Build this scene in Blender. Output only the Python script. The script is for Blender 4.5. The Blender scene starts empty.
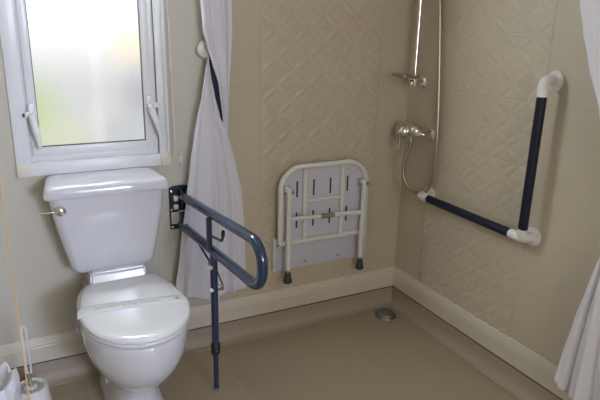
import bpy, bmesh, math, random
import numpy as np
from mathutils import Vector, Matrix
random.seed(4)
PI = math.pi
S = bpy.context.scene
COL = S.collection

# ------------------------------------------------------------ materials
def new_mat(name):
    m = bpy.data.materials.new(name); m.use_nodes = True
    return m, m.node_tree.nodes, m.node_tree.links, m.node_tree.nodes['Principled BSDF']

def mat(name, col, rough=0.5, metal=0.0, spec=0.5, coat=0.0, noise=0.0, nscale=8.0, bump=0.0, bscale=200.0, trans=0.0, alpha=1.0):
    m, N, L, b = new_mat(name)
    b.inputs['Base Color'].default_value = (*col, 1)
    b.inputs['Roughness'].default_value = rough
    b.inputs['Metallic'].default_value = metal
    b.inputs['Specular IOR Level'].default_value = spec
    b.inputs['Coat Weight'].default_value = coat
    b.inputs['Coat Roughness'].default_value = 0.06
    b.inputs['Transmission Weight'].default_value = trans
    b.inputs['Alpha'].default_value = alpha
    tc = N.new('ShaderNodeTexCoord')
    nz = N.new('ShaderNodeTexNoise'); nz.inputs['Scale'].default_value = nscale; nz.inputs['Detail'].default_value = 3
    L.new(tc.outputs['Object'], nz.inputs['Vector'])
    mx = N.new('ShaderNodeMix'); mx.data_type = 'RGBA'
    mx.inputs['A'].default_value = (*[c*(1-noise) for c in col], 1)
    mx.inputs['B'].default_value = (*[min(1, c*(1+noise)) for c in col], 1)
    L.new(nz.outputs['Fac'], mx.inputs['Factor']); L.new(mx.outputs['Result'], b.inputs['Base Color'])
    if bump:
        n2 = N.new('ShaderNodeTexNoise'); n2.inputs['Scale'].default_value = bscale
        L.new(tc.outputs['Object'], n2.inputs['Vector'])
        bp = N.new('ShaderNodeBump'); bp.inputs['Strength'].default_value = bump; bp.inputs['Distance'].default_value = 0.001
        L.new(n2.outputs['Fac'], bp.inputs['Height']); L.new(bp.outputs['Normal'], b.inputs['Normal'])
    return m

def math_node(N, L, op, a, b=None, c=None):
    n = N.new('ShaderNodeMath'); n.operation = op
    for i, v in enumerate((a, b, c)):
        if v is None: continue
        if isinstance(v, (int, float)): n.inputs[i].default_value = v
        else: L.new(v, n.inputs[i])
    return n.outputs[0]

def line_mask(N, L, coord, period, offset, width):
    """1 on thin lines at coord = offset + k*period"""
    a = math_node(N, L, 'ADD', coord, -offset + period*100.5)
    a = math_node(N, L, 'MODULO', a, period)
    a = math_node(N, L, 'SUBTRACT', a, period/2)
    a = math_node(N, L, 'ABSOLUTE', a)
    mr = N.new('ShaderNodeMapRange'); mr.inputs['From Min'].default_value = width*0.4; mr.inputs['From Max'].default_value = width
    mr.inputs['To Min'].default_value = 1; mr.inputs['To Max'].default_value = 0
    L.new(a, mr.inputs['Value']); return mr.outputs[0]

WALLC = (0.53, 0.463, 0.350)
PAINTC = (0.54, 0.50, 0.42)
def wall_mat(name, axis, edges, tiled_from=-9.0):
    m, N, L, b = new_mat(name)
    g = N.new('ShaderNodeNewGeometry'); sp = N.new('ShaderNodeSeparateXYZ'); L.new(g.outputs['Position'], sp.inputs[0])
    mask = line_mask(N, L, sp.outputs['Z'], 0.2598, 0.4488, 0.0022)
    for e in edges:
        d = math_node(N, L, 'ABSOLUTE', math_node(N, L, 'SUBTRACT', sp.outputs[axis], e))
        mask = math_node(N, L, 'MAXIMUM', mask, math_node(N, L, 'LESS_THAN', d, 0.0022))
    gate = math_node(N, L, 'GREATER_THAN', sp.outputs[axis], tiled_from)
    mask = math_node(N, L, 'MULTIPLY', mask, gate)
    nz = N.new('ShaderNodeTexNoise'); nz.inputs['Scale'].default_value = 2.5; nz.inputs['Detail'].default_value = 4
    L.new(g.outputs['Position'], nz.inputs['Vector'])
    mx = N.new('ShaderNodeMix'); mx.data_type = 'RGBA'
    mx.inputs['A'].default_value = (*[c*0.96 for c in WALLC], 1); mx.inputs['B'].default_value = (*[c*1.04 for c in WALLC], 1)
    L.new(nz.outputs['Fac'], mx.inputs['Factor'])
    m2 = N.new('ShaderNodeMix'); m2.data_type = 'RGBA'
    mp = N.new('ShaderNodeMix'); mp.data_type = 'RGBA'; mp.inputs['A'].default_value = (*PAINTC, 1)
    L.new(mx.outputs['Result'], mp.inputs['B']); L.new(gate, mp.inputs['Factor'])
    L.new(mp.outputs['Result'], m2.inputs['A']); m2.inputs['B'].default_value = (*[c*0.80 for c in WALLC], 1)
    L.new(math_node(N, L, 'MULTIPLY', mask, 0.5), m2.inputs['Factor'])
    L.new(m2.outputs['Result'], b.inputs['Base Color'])
    bp = N.new('ShaderNodeBump'); bp.inputs['Strength'].default_value = 0.5; bp.inputs['Distance'].default_value = 0.001
    L.new(math_node(N, L, 'MULTIPLY', mask, -1.0), bp.inputs['Height']); L.new(bp.outputs['Normal'], b.inputs['Normal'])
    b.inputs['Roughness'].default_value = 0.42
    b.inputs['Specular IOR Level'].default_value = 0.35
    return m

def floor_mat():
    m, N, L, b = new_mat('vinyl_floor')
    g = N.new('ShaderNodeNewGeometry'); sp = N.new('ShaderNodeSeparateXYZ'); L.new(g.outputs['Position'], sp.inputs[0])
    X, Y = sp.outputs['X'], sp.outputs['Y']
    base = (0.365, 0.295, 0.21)
    light = math_node(N, L, 'MAXIMUM', line_mask(N, L, X, 0.587, -1.080, 0.0045), line_mask(N, L, Y, 0.587, -0.75, 0.0045))
    d1 = line_mask(N, L, math_node(N, L, 'ADD', X, Y), 0.415, -1.280, 0.005)
    d2 = line_mask(N, L, math_node(N, L, 'SUBTRACT', X, Y), 0.415, -0.672, 0.005)
    dark = math_node(N, L, 'MAXIMUM', d1, d2)
    nz = N.new('ShaderNodeTexNoise'); nz.inputs['Scale'].default_value = 160; nz.inputs['Detail'].default_value = 3
    L.new(g.outputs['Position'], nz.inputs['Vector'])
    mx = N.new('ShaderNodeMix'); mx.data_type = 'RGBA'
    mx.inputs['A'].default_value = (*[c*0.90 for c in base], 1); mx.inputs['B'].default_value = (*[c*1.10 for c in base], 1)
    L.new(nz.outputs['Fac'], mx.inputs['Factor'])
    m2 = N.new('ShaderNodeMix'); m2.data_type = 'RGBA'
    L.new(mx.outputs['Result'], m2.inputs['A']); m2.inputs['B'].default_value = (*[c*1.25 for c in base], 1)
    gate = N.new('ShaderNodeMapRange'); gate.inputs['From Min'].default_value = -1.0; gate.inputs['From Max'].default_value = -0.75; gate.inputs['To Min'].default_value = 1; gate.inputs['To Max'].default_value = 0.15; L.new(X, gate.inputs['Value'])
    light = math_node(N, L, 'MULTIPLY', light, gate.outputs[0]); dark = math_node(N, L, 'MULTIPLY', dark, gate.outputs[0])
    L.new(math_node(N, L, 'MULTIPLY', light, 0.6), m2.inputs['Factor'])
    m3 = N.new('ShaderNodeMix'); m3.data_type = 'RGBA'
    L.new(m2.outputs['Result'], m3.inputs['A']); m3.inputs['B'].default_value = (*[c*1.2 for c in base], 1)
    L.new(math_node(N, L, 'MULTIPLY', dark, 0.45), m3.inputs['Factor'])
    L.new(m3.outputs['Result'], b.inputs['Base Color'])
    b.inputs['Roughness'].default_value = 0.5; b.inputs['Specular IOR Level'].default_value = 0.3
    return m

def fabric_mat(name, col, transl=0.35):
    m, N, L, b = new_mat(name)
    b.inputs['Base Color'].default_value = (*col, 1); b.inputs['Roughness'].default_value = 0.8
    b.inputs['Specular IOR Level'].default_value = 0.15
    tc = N.new('ShaderNodeTexCoord'); w = N.new('ShaderNodeTexNoise'); w.inputs['Scale'].default_value = 500
    L.new(tc.outputs['Object'], w.inputs['Vector'])
    bp = N.new('ShaderNodeBump'); bp.inputs['Strength'].default_value = 0.15; bp.inputs['Distance'].default_value = 0.0005
    L.new(w.outputs['Fac'], bp.inputs['Height']); L.new(bp.outputs['Normal'], b.inputs['Normal'])
    t = N.new('ShaderNodeBsdfTranslucent'); t.inputs['Color'].default_value = (*col, 1)
    mx = N.new('ShaderNodeMixShader'); mx.inputs[0].default_value = transl
    L.new(b.outputs[0], mx.inputs[1]); L.new(t.outputs[0], mx.inputs[2])
    L.new(mx.outputs[0], N['Material Output'].inputs['Surface'])
    return m

def pane_mat():
    """frosted glass with daylight painted in as emission: blurred garden and sky colours"""
    m, N, L, b = new_mat('frosted_glass')
    g = N.new('ShaderNodeNewGeometry')
    fine = N.new('ShaderNodeTexNoise'); fine.inputs['Scale'].default_value = 260; fine.inputs['Detail'].default_value = 1
    L.new(g.outputs['Position'], fine.inputs['Vector'])
    sub = N.new('ShaderNodeVectorMath'); sub.operation = 'SUBTRACT'; sub.inputs[1].default_value = (0.5, 0.5, 0.5)
    L.new(fine.outputs['Color'], sub.inputs[0])
    scl = N.new('ShaderNodeVectorMath'); scl.operation = 'SCALE'; scl.inputs['Scale'].default_value = 0.09
    L.new(sub.outputs[0], scl.inputs[0])
    add = N.new('ShaderNodeVectorMath'); add.operation = 'ADD'
    L.new(g.outputs['Position'], add.inputs[0]); L.new(scl.outputs[0], add.inputs[1])
    sp = N.new('ShaderNodeSeparateXYZ'); L.new(add.outputs[0], sp.inputs[0])
    def blob(cx, cz, rx, rz, inner=0.1):
        dx = math_node(N, L, 'DIVIDE', math_node(N, L, 'SUBTRACT', sp.outputs['X'], cx), rx)
        dz = math_node(N, L, 'DIVIDE', math_node(N, L, 'SUBTRACT', sp.outputs['Z'], cz), rz)
        r = math_node(N, L, 'SQRT', math_node(N, L, 'ADD', math_node(N, L, 'MULTIPLY', dx, dx), math_node(N, L, 'MULTIPLY', dz, dz)))
        mr = N.new('ShaderNodeMapRange'); mr.interpolation_type = 'SMOOTHSTEP'
        mr.inputs['From Min'].default_value = inner; mr.inputs['From Max'].default_value = 1
        mr.inputs['To Min'].default_value = 1; mr.inputs['To Max'].default_value = 0
        L.new(r, mr.inputs['Value']); return mr.outputs[0]
    cur = None
    base = (0.86, 0.87, 0.84)
    for fac, col, k in ((blob(-1.78, 1.13, 0.20, 0.26), (0.70, 0.86, 0.40), 0.9),
                        (blob(-1.66, 1.05, 0.20, 0.14), (0.88, 0.93, 0.66), 0.8),
                        (blob(-1.37, 1.40, 0.14, 0.15), (1.0, 0.86, 0.60), 0.75),
                        (blob(-1.35, 1.21, 0.13, 0.17), (0.60, 0.61, 0.67), 0.85),
                        (blob(-1.42, 1.06, 0.18, 0.12), (0.66, 0.68, 0.70), 0.6),
                        (blob(-1.52, 1.30, 0.035, 0.7), (1.0, 1.0, 1.0), 0.6),
                        (blob(-1.53, 1.10, 0.05, 0.14), (1.0, 0.99, 0.95), 0.8)):
        mx = N.new('ShaderNodeMix'); mx.data_type = 'RGBA'
        if cur is None: mx.inputs['A'].default_value = (*base, 1)
        else: L.new(cur, mx.inputs['A'])
        mx.inputs['B'].default_value = (*col, 1)
        L.new(math_node(N, L, 'MULTIPLY', fac, k), mx.inputs['Factor']); cur = mx.outputs['Result']
    mr = N.new('ShaderNodeMapRange'); mr.interpolation_type = 'SMOOTHSTEP'
    mr.inputs['From Min'].default_value = 1.22; mr.inputs['From Max'].default_value = 1.95
    mr.inputs['To Min'].default_value = PANE_LOW; mr.inputs['To Max'].default_value = 1.25; mr.inputs['From Max'].default_value = 1.62
    pw = math_node(N, L, 'ADD', sp.outputs['Z'], 0.0); L.new(pw, mr.inputs['Value'])
    hi = N.new('ShaderNodeMapRange'); hi.inputs['From Min'].default_value = 1.60; hi.inputs['From Max'].default_value = 1.95
    hi.inputs['To Min'].default_value = 0; hi.inputs['To Max'].default_value = PANE_HIGH; L.new(sp.outputs['Z'], hi.inputs['Value'])  # pane emission boosted towards the top, standing in for sky light
    tot = math_node(N, L, 'ADD', mr.outputs[0], hi.outputs[0])
    ct = N.new('ShaderNodeMix'); ct.data_type = 'RGBA'; L.new(cur, ct.inputs['A']); ct.inputs['B'].default_value = (0.84, 0.93, 1.0, 1)
    L.new(math_node(N, L, 'MINIMUM', hi.outputs[0], 1.0), ct.inputs['Factor'])
    L.new(ct.outputs['Result'], b.inputs['Emission Color']); L.new(tot, b.inputs['Emission Strength'])
    b.inputs['Base Color'].default_value = (0.05, 0.05, 0.05, 1); b.inputs['Roughness'].default_value = 0.4
    return m

PANE_LOW, PANE_HIGH = 0.66, 70.0
M = {}
M['wall_back'] = wall_mat('panelled_wall_back', 'X', (-0.821, -0.180), -0.98)
M['wall_right'] = wall_mat('panelled_wall_right', 'Y', (-0.212, -0.853))
M['wall'] = mat('painted_wall', PAINTC, 0.5, noise=0.03)
M['relief'] = mat('relief_tile', WALLC, 0.40, noise=0.03, spec=0.4)
M['ceiling'] = mat('ceiling_paint', (0.72, 0.70, 0.66), 0.8)
M['floor'] = floor_mat()
M['cove'] = mat('vinyl_cove', (0.37, 0.305, 0.235), 0.45, noise=0.05, nscale=60, spec=0.3)
M['seal'] = mat('cove_edge_seal', (0.10, 0.065, 0.04), 0.6)
M['skirt'] = mat('skirting_paint', (0.60, 0.545, 0.45), 0.4)
M['upvc'] = mat('white_upvc', (0.78, 0.78, 0.80), 0.3, noise=0.02)
M['cream'] = mat('yellowed_plastic', (0.70, 0.66, 0.52), 0.4)
M['gasket'] = mat('gasket_rubber', (0.09, 0.11, 0.11), 0.6)
M['pane'] = pane_mat()
M['ceramic'] = mat('white_glazed_ceramic', (0.64, 0.635, 0.675), 0.10, spec=0.6, coat=0.6, noise=0.015)
M['seatplastic'] = mat('white_seat_plastic', (0.76, 0.755, 0.77), 0.13, spec=0.55, coat=0.4)
M['chrome'] = mat('chrome', (0.80, 0.79, 0.76), 0.10, metal=1.0)
M['dullmetal'] = mat('dull_metal', (0.42, 0.41, 0.38), 0.35, metal=1.0)
M['dish'] = mat('soap_dish_metal', (0.50, 0.49, 0.46), 0.25, metal=0.8)
M['hose'] = mat('steel_hose', (0.47, 0.40, 0.33), 0.30, metal=1.0)
M['navy'] = mat('navy_powder_coat', (0.013, 0.031, 0.078), 0.16, spec=0.6, coat=0.5)
M['navyplastic'] = mat('navy_ribbed_plastic', (0.008, 0.011, 0.026), 0.4, spec=0.3)
M['navyplate'] = mat('dark_navy_plate', (0.012, 0.017, 0.032), 0.3, spec=0.5)
M['black'] = mat('black_plastic', (0.012, 0.013, 0.015), 0.45)
M['rubber'] = mat('grey_rubber_foot', (0.035, 0.04, 0.045), 0.6)
M['whiteplastic'] = mat('white_plastic', (0.72, 0.71, 0.68), 0.3, noise=0.02)
M['enamel'] = mat('white_enamelled_tube', (0.72, 0.705, 0.66), 0.3, noise=0.04, nscale=20)
M['seatboard'] = mat('white_shower_board', (0.60, 0.60, 0.69), 0.35, noise=0.02)
M['slot'] = mat('slot_shadow', (0.03, 0.025, 0.025), 0.7)
M['curtain'] = fabric_mat('white_curtain_fabric', (0.85, 0.83, 0.88), 0.3)
M['navycloth'] = mat('navy_cloth', (0.022, 0.028, 0.06), 0.9, bump=0.4, bscale=400)
M['label'] = mat('printed_sticker', (0.62, 0.60, 0.62), 0.4)
M['redprint'] = mat('red_print', (0.55, 0.14, 0.12), 0.5)
M['paper'] = mat('paper_band', (0.72, 0.72, 0.74), 0.55)
M['goldink'] = mat('gold_ink', (0.50, 0.33, 0.14), 0.5)
M['goldcross'] = mat('gold_cross_ink', (0.52, 0.34, 0.06), 0.5)
M['cord'] = mat('orange_cord', (0.72, 0.47, 0.25), 0.7)
M['bag'] = mat('thin_white_plastic_film', (0.74, 0.74, 0.78), 0.35, noise=0.02)
M['clear'] = mat('clear_plastic', (0.62, 0.62, 0.66), 0.2, spec=0.5)
M['frostdisc'] = mat('frosted_plastic_knob', (0.62, 0.64, 0.58), 0.25, spec=0.5)
M['drainmetal'] = mat('drain_metal', (0.30, 0.30, 0.29), 0.28, metal=0.9)

# ------------------------------------------------------------ geometry helpers
def link(name, verts, faces, m, parent=None, smooth=True, angle=40):
    me = bpy.data.meshes.new(name); me.from_pydata([tuple(v) for v in verts], [], [tuple(f) for f in faces])
    bm = bmesh.new(); bm.from_mesh(me); bmesh.ops.recalc_face_normals(bm, faces=bm.faces); bm.to_mesh(me); bm.free()
    me.materials.append(m)
    if smooth:
        me.polygons.foreach_set('use_smooth', [True]*len(me.polygons))
        try: me.set_sharp_from_angle(angle=math.radians(angle))
        except Exception: pass
    o = bpy.data.objects.new(name, me); COL.objects.link(o)
    if parent is not None:
        o.parent = parent
        o.matrix_parent_inverse = Matrix.Translation(-Vector(parent.location)) if parent.parent is None else Matrix.Identity(4)
        if parent.parent is not None:
            o.matrix_parent_inverse = Matrix.Translation(-Vector(parent.parent.location)) if parent.get('_r') else Matrix.Identity(4)
    return o

class G:
    """collects shapes in world coordinates for one mesh"""
    def __init__(s): s.v = []; s.f = []
    def add(s, v, f):
        n = len(s.v); s.v += [tuple(p) for p in v]; s.f += [tuple(i+n for i in q) for q in f]; return s
    def bmadd(s, bm):
        bm.verts.index_update(); bm.verts.ensure_lookup_table()
        return s.add([v.co[:] for v in bm.verts], [[v.index for v in f.verts] for f in bm.faces])
    def box(s, x0, x1, y0, y1, z0, z1, bev=0.0, seg=2, mtx=None):
        bm = bmesh.new(); bmesh.ops.create_cube(bm, size=1)
        for v in bm.verts:
            v.co = Vector(((x0+x1)/2+v.co.x*(x1-x0), (y0+y1)/2+v.co.y*(y1-y0), (z0+z1)/2+v.co.z*(z1-z0)))
        if bev: bmesh.ops.bevel(bm, geom=bm.edges[:], offset=bev, segments=seg, profile=0.5, affect='EDGES')
        if mtx is not None: bm.transform(mtx)
        s.bmadd(bm); bm.free(); return s
    def loft(s, rings, cap=True, closed=True):
        n = len(rings[0]); vs = [p for r in rings for p in r]; fs = []
        for i in range(len(rings)-1):
            for j in range(n if closed else n-1):
                k = (j+1) % n
                fs.append((i*n+j, i*n+k, (i+1)*n+k, (i+1)*n+j))
        if cap: fs.append(tuple(range(n))); fs.append(tuple((len(rings)-1)*n+j for j in range(n)))
        return s.add(vs, fs)
    def tube(s, pts, r, n=12, closed=False, cap=True):
        pts = [Vector(p) for p in pts]; N = len(pts)
        rr = r if isinstance(r, (list, tuple)) else [r]*N
        tang = []
        for i in range(N):
            if closed: t = pts[(i+1) % N]-pts[(i-1) % N]
            else: t = pts[min(i+1, N-1)]-pts[max(i-1, 0)]
            tang.append(t.normalized())
        up = Vector((0, 0, 1)) if abs(tang[0].z) < 0.9 else Vector((1, 0, 0))
        nrm = (up - tang[0]*up.dot(tang[0])).normalized(); rings = []
        for i in range(N):
            if i:
                q = tang[i-1].rotation_difference(tang[i]); nrm = q @ nrm; nrm = (nrm-tang[i]*nrm.dot(tang[i])).normalized()
            b = tang[i].cross(nrm)
            rings.append([pts[i]+(nrm*math.cos(2*PI*k/n)+b*math.sin(2*PI*k/n))*rr[i] for k in range(n)])
        if closed: rings.append(rings[0]); cap = False
        return s.loft(rings, cap=cap)
    def lathe(s, base, axis, prof, n=24):
        """prof: (radius, distance along axis)"""
        a = Vector(axis).normalized(); up = Vector((0, 0, 1)) if abs(a.z) < 0.9 else Vector((1, 0, 0))
        u = (up-a*up.dot(a)).normalized(); w = a.cross(u); B = Vector(base)
        return s.loft([[B+a*h+(u*math.cos(2*PI*k/n)+w*math.sin(2*PI*k/n))*max(r, 1e-4) for k in range(n)] for r, h in prof])
    def disc_stack(s, rings, cap=True): return s.loft(rings, cap)
    def build(s, name, m, parent=None, smooth=True, angle=40): return link(name, s.v, s.f, m, parent, smooth, angle)

def round_path(pts, rad, seg=6, closed=False):
    pts = [Vector(p) for p in pts]; N = len(pts); out = []
    rr = rad if isinstance(rad, (list, tuple)) else [rad]*N
    for i in range(N):
        if not closed and i in (0, N-1): out.append(pts[i]); continue
        a, b, c = pts[i-1], pts[i], pts[(i+1) % N]
        d1 = (a-b).normalized(); d2 = (c-b).normalized(); ang = d1.angle(d2)
        if abs(ang-PI) < 1e-3 or rr[i] <= 0: out.append(b); continue
        t = min(rr[i]/math.tan(ang/2), (a-b).length*0.499, (c-b).length*0.499); R = t*math.tan(ang/2)
        cen = b+(d1+d2).normalized()*(R/math.sin(ang/2))
        v0 = b+d1*t-cen; v1 = b+d2*t-cen; tot = v0.angle(v1)
        ax = v0.cross(v1).normalized()
        for k in range(seg+1): out.append(cen+Matrix.Rotation(tot*k/seg, 3, ax) @ v0)
    return out

def props(o, label=None, cat=None, group=None, kind=None):
    if label: o['label'] = label
    if cat: o['category'] = cat
    if group: o['group'] = group
    if kind: o['kind'] = kind
    return o

def thing(name, loc, label, cat, group=None):
    o = bpy.data.objects.new(name, None); COL.objects.link(o); o.location = loc; o.empty_display_size = 0.05
    return props(o, label, cat, group)

def sub(g, name, m, part, smooth=True):
    """sub-part: coordinates are world ones, parent is a part at the origin of its own parent chain"""
    o = link(name, g.v, g.f, m, None, smooth)
    o.parent = part; o.matrix_parent_inverse = Matrix.Identity(4)
    return o

# ------------------------------------------------------------ room shell
RX0, RY0, CZ = -2.75, -3.3, 2.25
WX0, WX1, WZ0, WZ1 = -1.790, -1.287, 0.957, 2.02
S_ = 'structure'
g = G(); g.box(RX0-0.1, 0.1, RY0-0.1, 0.1, -0.08, 0); props(g.build('floor', M['floor'], smooth=False), kind=S_)
g = G(); g.box(RX0-0.1, 0.1, RY0-0.1, 0.1, CZ, CZ+0.08); props(g.build('ceiling', M['ceiling'], smooth=False), kind=S_)
g = G()
g.box(RX0, WX0, 0, 0.08, 0, CZ); g.box(WX1, 0.0, 0, 0.08, 0, CZ); g.box(WX0, WX1, 0, 0.08, 0, WZ0); g.box(WX0, WX1, 0, 0.08, WZ1, CZ)
wall_back = props(g.build('wall_back', M['wall_back'], smooth=False), kind=S_)
g = G(); g.box(0, 0.08, RY0, 0, 0, CZ); wall_right = props(g.build('wall_right', M['wall_right'], smooth=False), kind=S_)
g = G(); g.box(RX0-0.08, RX0, RY0, 0, 0, CZ); props(g.build('wall_left', M['wall'], smooth=False), kind=S_)
g = G(); DX0, DX1 = -1.80, -0.70
g.box(RX0, DX0, RY0-0.08, RY0, 0, CZ); g.box(DX1, 0, RY0-0.08, RY0, 0, CZ); g.box(DX0, DX1, RY0-0.08, RY0, 2.05, CZ)
props(g.build('wall_front', M['wall'], smooth=False), kind=S_)

# relief tiles: 8 columns of leaf squares, rows in groups of four between grout lines
def relief(name, parent, axis):
    cw, rh = 0.0795, 0.06495; z_bot = 0.4488-0.2598; z_lo, z_hi = 0.205, 2.24
    nx = 8*18; hs = 0.0036; zs = []; z = z_lo
    while z < z_hi: zs.append(z); z += hs
    vs = []
    for z in zs:
        for i in range(nx+1):
            a = i/nx*8*cw
            ci = min(7, int(a/cw)); fx = a/cw-ci
            r = (z-z_bot)/rh; ri = int(r); fz = r-ri; row_from_top = 3-(ri % 4)
            slash = (ci+row_from_top) % 2 == 0
            u, v = (fx, fz) if slash else (1-fx, fz)
            s = (u+v)/2; t = abs(u-v)
            w = 0.33*math.sin(PI*min(max(s, 0), 1))
            h = 0.0042*t                                   # folded facets rising from the diagonal to the far corners
            if t < w: h = max(h, 0.0042*w+0.0030*(1-(t/w)**2)*math.sin(PI*s)) - 0.0012*math.exp(-((t/w-1)/0.12)**2)
            h -= 0.0013
            ed = min(a, 8*cw-a)
            gz = abs(((z-z_bot+0.1299) % 0.2598)-0.1299)
            if gz < 0.0027 or ed < 0.002: h = -0.0012
            d = 0.0018+h
            if ed < 1e-6: d = -0.001
            if axis == 'X': vs.append((-0.818+a, -d, z))
            else: vs.append((-d, -0.214-a, z))
    n = nx+1; fs = [(j*n+i, j*n+i+1, (j+1)*n+i+1, (j+1)*n+i) for j in range(len(zs)-1) for i in range(nx)]
    return link(name, vs, fs, M['relief'], parent, True, 60)
relief('relief_tiles', wall_back, 'X')
relief('relief_tiles', wall_right, 'Y')

# skirting board (on the vinyl upstand) and the coved vinyl edge
def profile_run(name, prof, m, y_end=RY0, x_end=RX0, which='back', kind=S_):
    """prof: (distance off the wall, z)"""
    if which == 'back': rings = [[(x_end, -d, z) for d, z in prof], [(-0.0, -d, z) for d, z in prof]]
    else: rings = [[(-d, 0, z) for d, z in prof], [(-d, y_end, z) for d, z in prof]]
    g = G().loft(rings); return props(g.build(name, m, angle=25), kind=kind)
sk = [(0, 0.103), (0.017, 0.103), (0.019, 0.106), (0.019, 0.172), (0.0165, 0.177), (0.0165, 0.184), (0.013, 0.190), (0.012, 0.198), (0.008, 0.208), (0.004, 0.213), (0, 0.214)]
profile_run('baseboard_back', sk, M['skirt']); profile_run('baseboard_right', sk, M['skirt'], which='right')
cv = [(0, 0), (0.055, 0), (0.055, 0.003), (0.046, 0.0035), (0.035, 0.007), (0.025, 0.014), (0.018, 0.024), (0.0135, 0.036), (0.012, 0.05), (0.012, 0.0985), (0, 0.0985)]
profile_run('trim_1', cv, M['cove']); profile_run('trim_2', cv, M['cove'], which='right')
se = [(0, 0.0985), (0.0185, 0.0985), (0.0185, 0.1035), (0, 0.1035)]
profile_run('trim_3', se, M['seal']); profile_run('trim_4', se, M['seal'], which='right')

# ------------------------------------------------------------ window
win = bpy.data.objects.new('window_1', None); COL.objects.link(win); win.location = ((WX0+WX1)/2, 0, WZ0); props(win, kind=S_)
def frame_boxes(x0, x1, z0, z1, t, y0, y1, bev=0.003, tb=None):
    tb = tb or t; g = G()
    g.box(x0, x0+t, y0, y1, z0, z1, bev); g.box(x1-t, x1, y0, y1, z0, z1, bev)
    g.box(x0+t*0.9, x1-t*0.9, y0, y1, z0, z0+tb, bev); g.box(x0+t*0.9, x1-t*0.9, y0, y1, z1-t, z1, bev); return g
g = G()
g.box(-1.841, -1.788, -0.012, 0.0, 0.956, 2.05, 0.003); g.box(-1.2885, -1.245, -0.012, 0, 0.956, 2.05, 0.003)
g.box(-1.800, -1.283, -0.014, 0.0, 0.912, 0.955, 0.004); g.box(-1.797, -1.281, -0.012, 0.0, 2.01, 2.05, 0.003)
g.build('architrave', M['upvc'], win)
for x0, x1 in ((-1.842, -1.797), (-1.2835, -1.244)):
    g = G(); g.box(x0, x1, -0.0155, 0.0, 0.911, 0.962, 0.003); props(g.build('corner_cover', M['cream'], win), 'yellowed cream corner cover')
g = G(); g.box(WX0-0.003, WX1+0.003, -0.012, 0.075, 0.947, 0.963, 0.003); g.build('window_sill', M['upvc'], win)
fr = frame_boxes(WX0+0.001, WX1-0.001, 0.962, 2.015, 0.024, 0.012, 0.07, 0.003, 0.024); fr.build('frame', M['upvc'], win)
sa = frame_boxes(-1.779, -1.309, 0.984, 1.995, 0.032, 0.0045, 0.055, 0.005, 0.037); sa.build('sash', M['upvc'], win)
g = frame_boxes(-1.7485, -1.3395, 1.0195, 1.966, 0.0035, 0.0085, 0.03, 0.0, 0.004); g.build('gasket', M['gasket'], win)
g = G(); g.box(-1.747, -1.341, 0.020, 0.026, 1.021, 1.965); g.build('pane', M['pane'], win, smooth=False)
def handle(x, z, side, tilt):
    g = G(); g.box(x-0.011, x+0.011, -0.006, 0.006, z-0.012, z+0.040, 0.004)
    g.box(x-side*0.034, x+side*0.002, -0.012, 0.005, z-0.010, z+0.010, 0.003)
    h = g.build('handle', M['upvc'], win)
    k = G().lathe((x, -0.004, z-0.004), (0, -1, 0), [(0.011, 0), (0.011, 0.02), (0.008, 0.024), (0.001, 0.025)], 16)
    l = G().tube([(x, -0.018, z), (x+tilt*0.25, -0.030, z-0.030), (x+tilt*0.6, -0.036, z-0.065), (x+tilt*0.9, -0.038, z-0.10), (x+tilt, -0.040, z-0.128)], [0.012, 0.014, 0.013, 0.010, 0.006], 10)
    lo = l.build('lever', M['upvc'], win); ko = k.build('lock_barrel', M['chrome'], win)
    c = G().lathe((x, -0.029, z-0.004), (0, -1, 0), [(0.0045, 0), (0.0045, 0.0015)], 10).build('keyhole', M['black'], win)
    for q in (lo, ko, c):
        q.parent = h; q.matrix_parent_inverse = h.matrix_parent_inverse.inverted() @ q.matrix_parent_inverse if False else Matrix.Identity(4)
handle(-1.768, 1.150, 1, 0.016)
handle(-1.321, 1.170, -1, 0.030)

# blind chain and its clip
ch = thing('blind_chain', (-1.25, -0.03, 2.1), 'looped white beaded blind chain hanging against the right edge of the window', 'chain')
g = G(); pth = []
for k in range(0, 300):
    z = 2.1-k*0.007
    if z < 0.985: break
    pth.append((-1.2425-0.016+0.001*math.sin(z*9), -0.026, z))
n_dn = len(pth)
for k in range(1, 10):
    a = PI+PI*k/10; pth.append((-1.2425+0.0155*math.cos(a)+0.0005, -0.026, 0.985+0.028*math.sin(a)))
for k in range(0, 300):
    z = 0.985+k*0.007
    if z > 2.1: break
    pth.append((-1.2425+0.0155-0.014*max(0, (z-0.985))/1.1, -0.026, z))
for p in pth:
    r = 0.0033; x, y, z = p
    g.add([(x+r, y, z), (x-r, y, z), (x, y+r, z), (x, y-r, z), (x, y, z+r), (x, y, z-r)],
          [(0, 2, 4), (2, 1, 4), (1, 3, 4), (3, 0, 4), (2, 0, 5), (1, 2, 5), (3, 1, 5), (0, 3, 5)])
g.tube(pth, 0.0011, 5)
g.build('beads', M['whiteplastic'], ch)
g = G(); g.box(-1.270, -1.225, -0.035, -0.001, 2.09, 2.12, 0.003); g.build('bracket', M['whiteplastic'], ch)
g = G(); g.box(-1.2065, -1.1905, -0.004, 0, 0.898, 0.960, 0.002)
cl = thing('chain_clip', (-1.198, 0, 0.898), 'small translucent plastic clip on the bare wall beside the window corner', 'clip')
g.build('back_plate', M['clear'], cl)
for z in (0.945, 0.902): G().box(-1.205, -1.192, -0.016, -0.003, z, z+0.011, 0.003).build('lug', M['clear'], cl)

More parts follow.
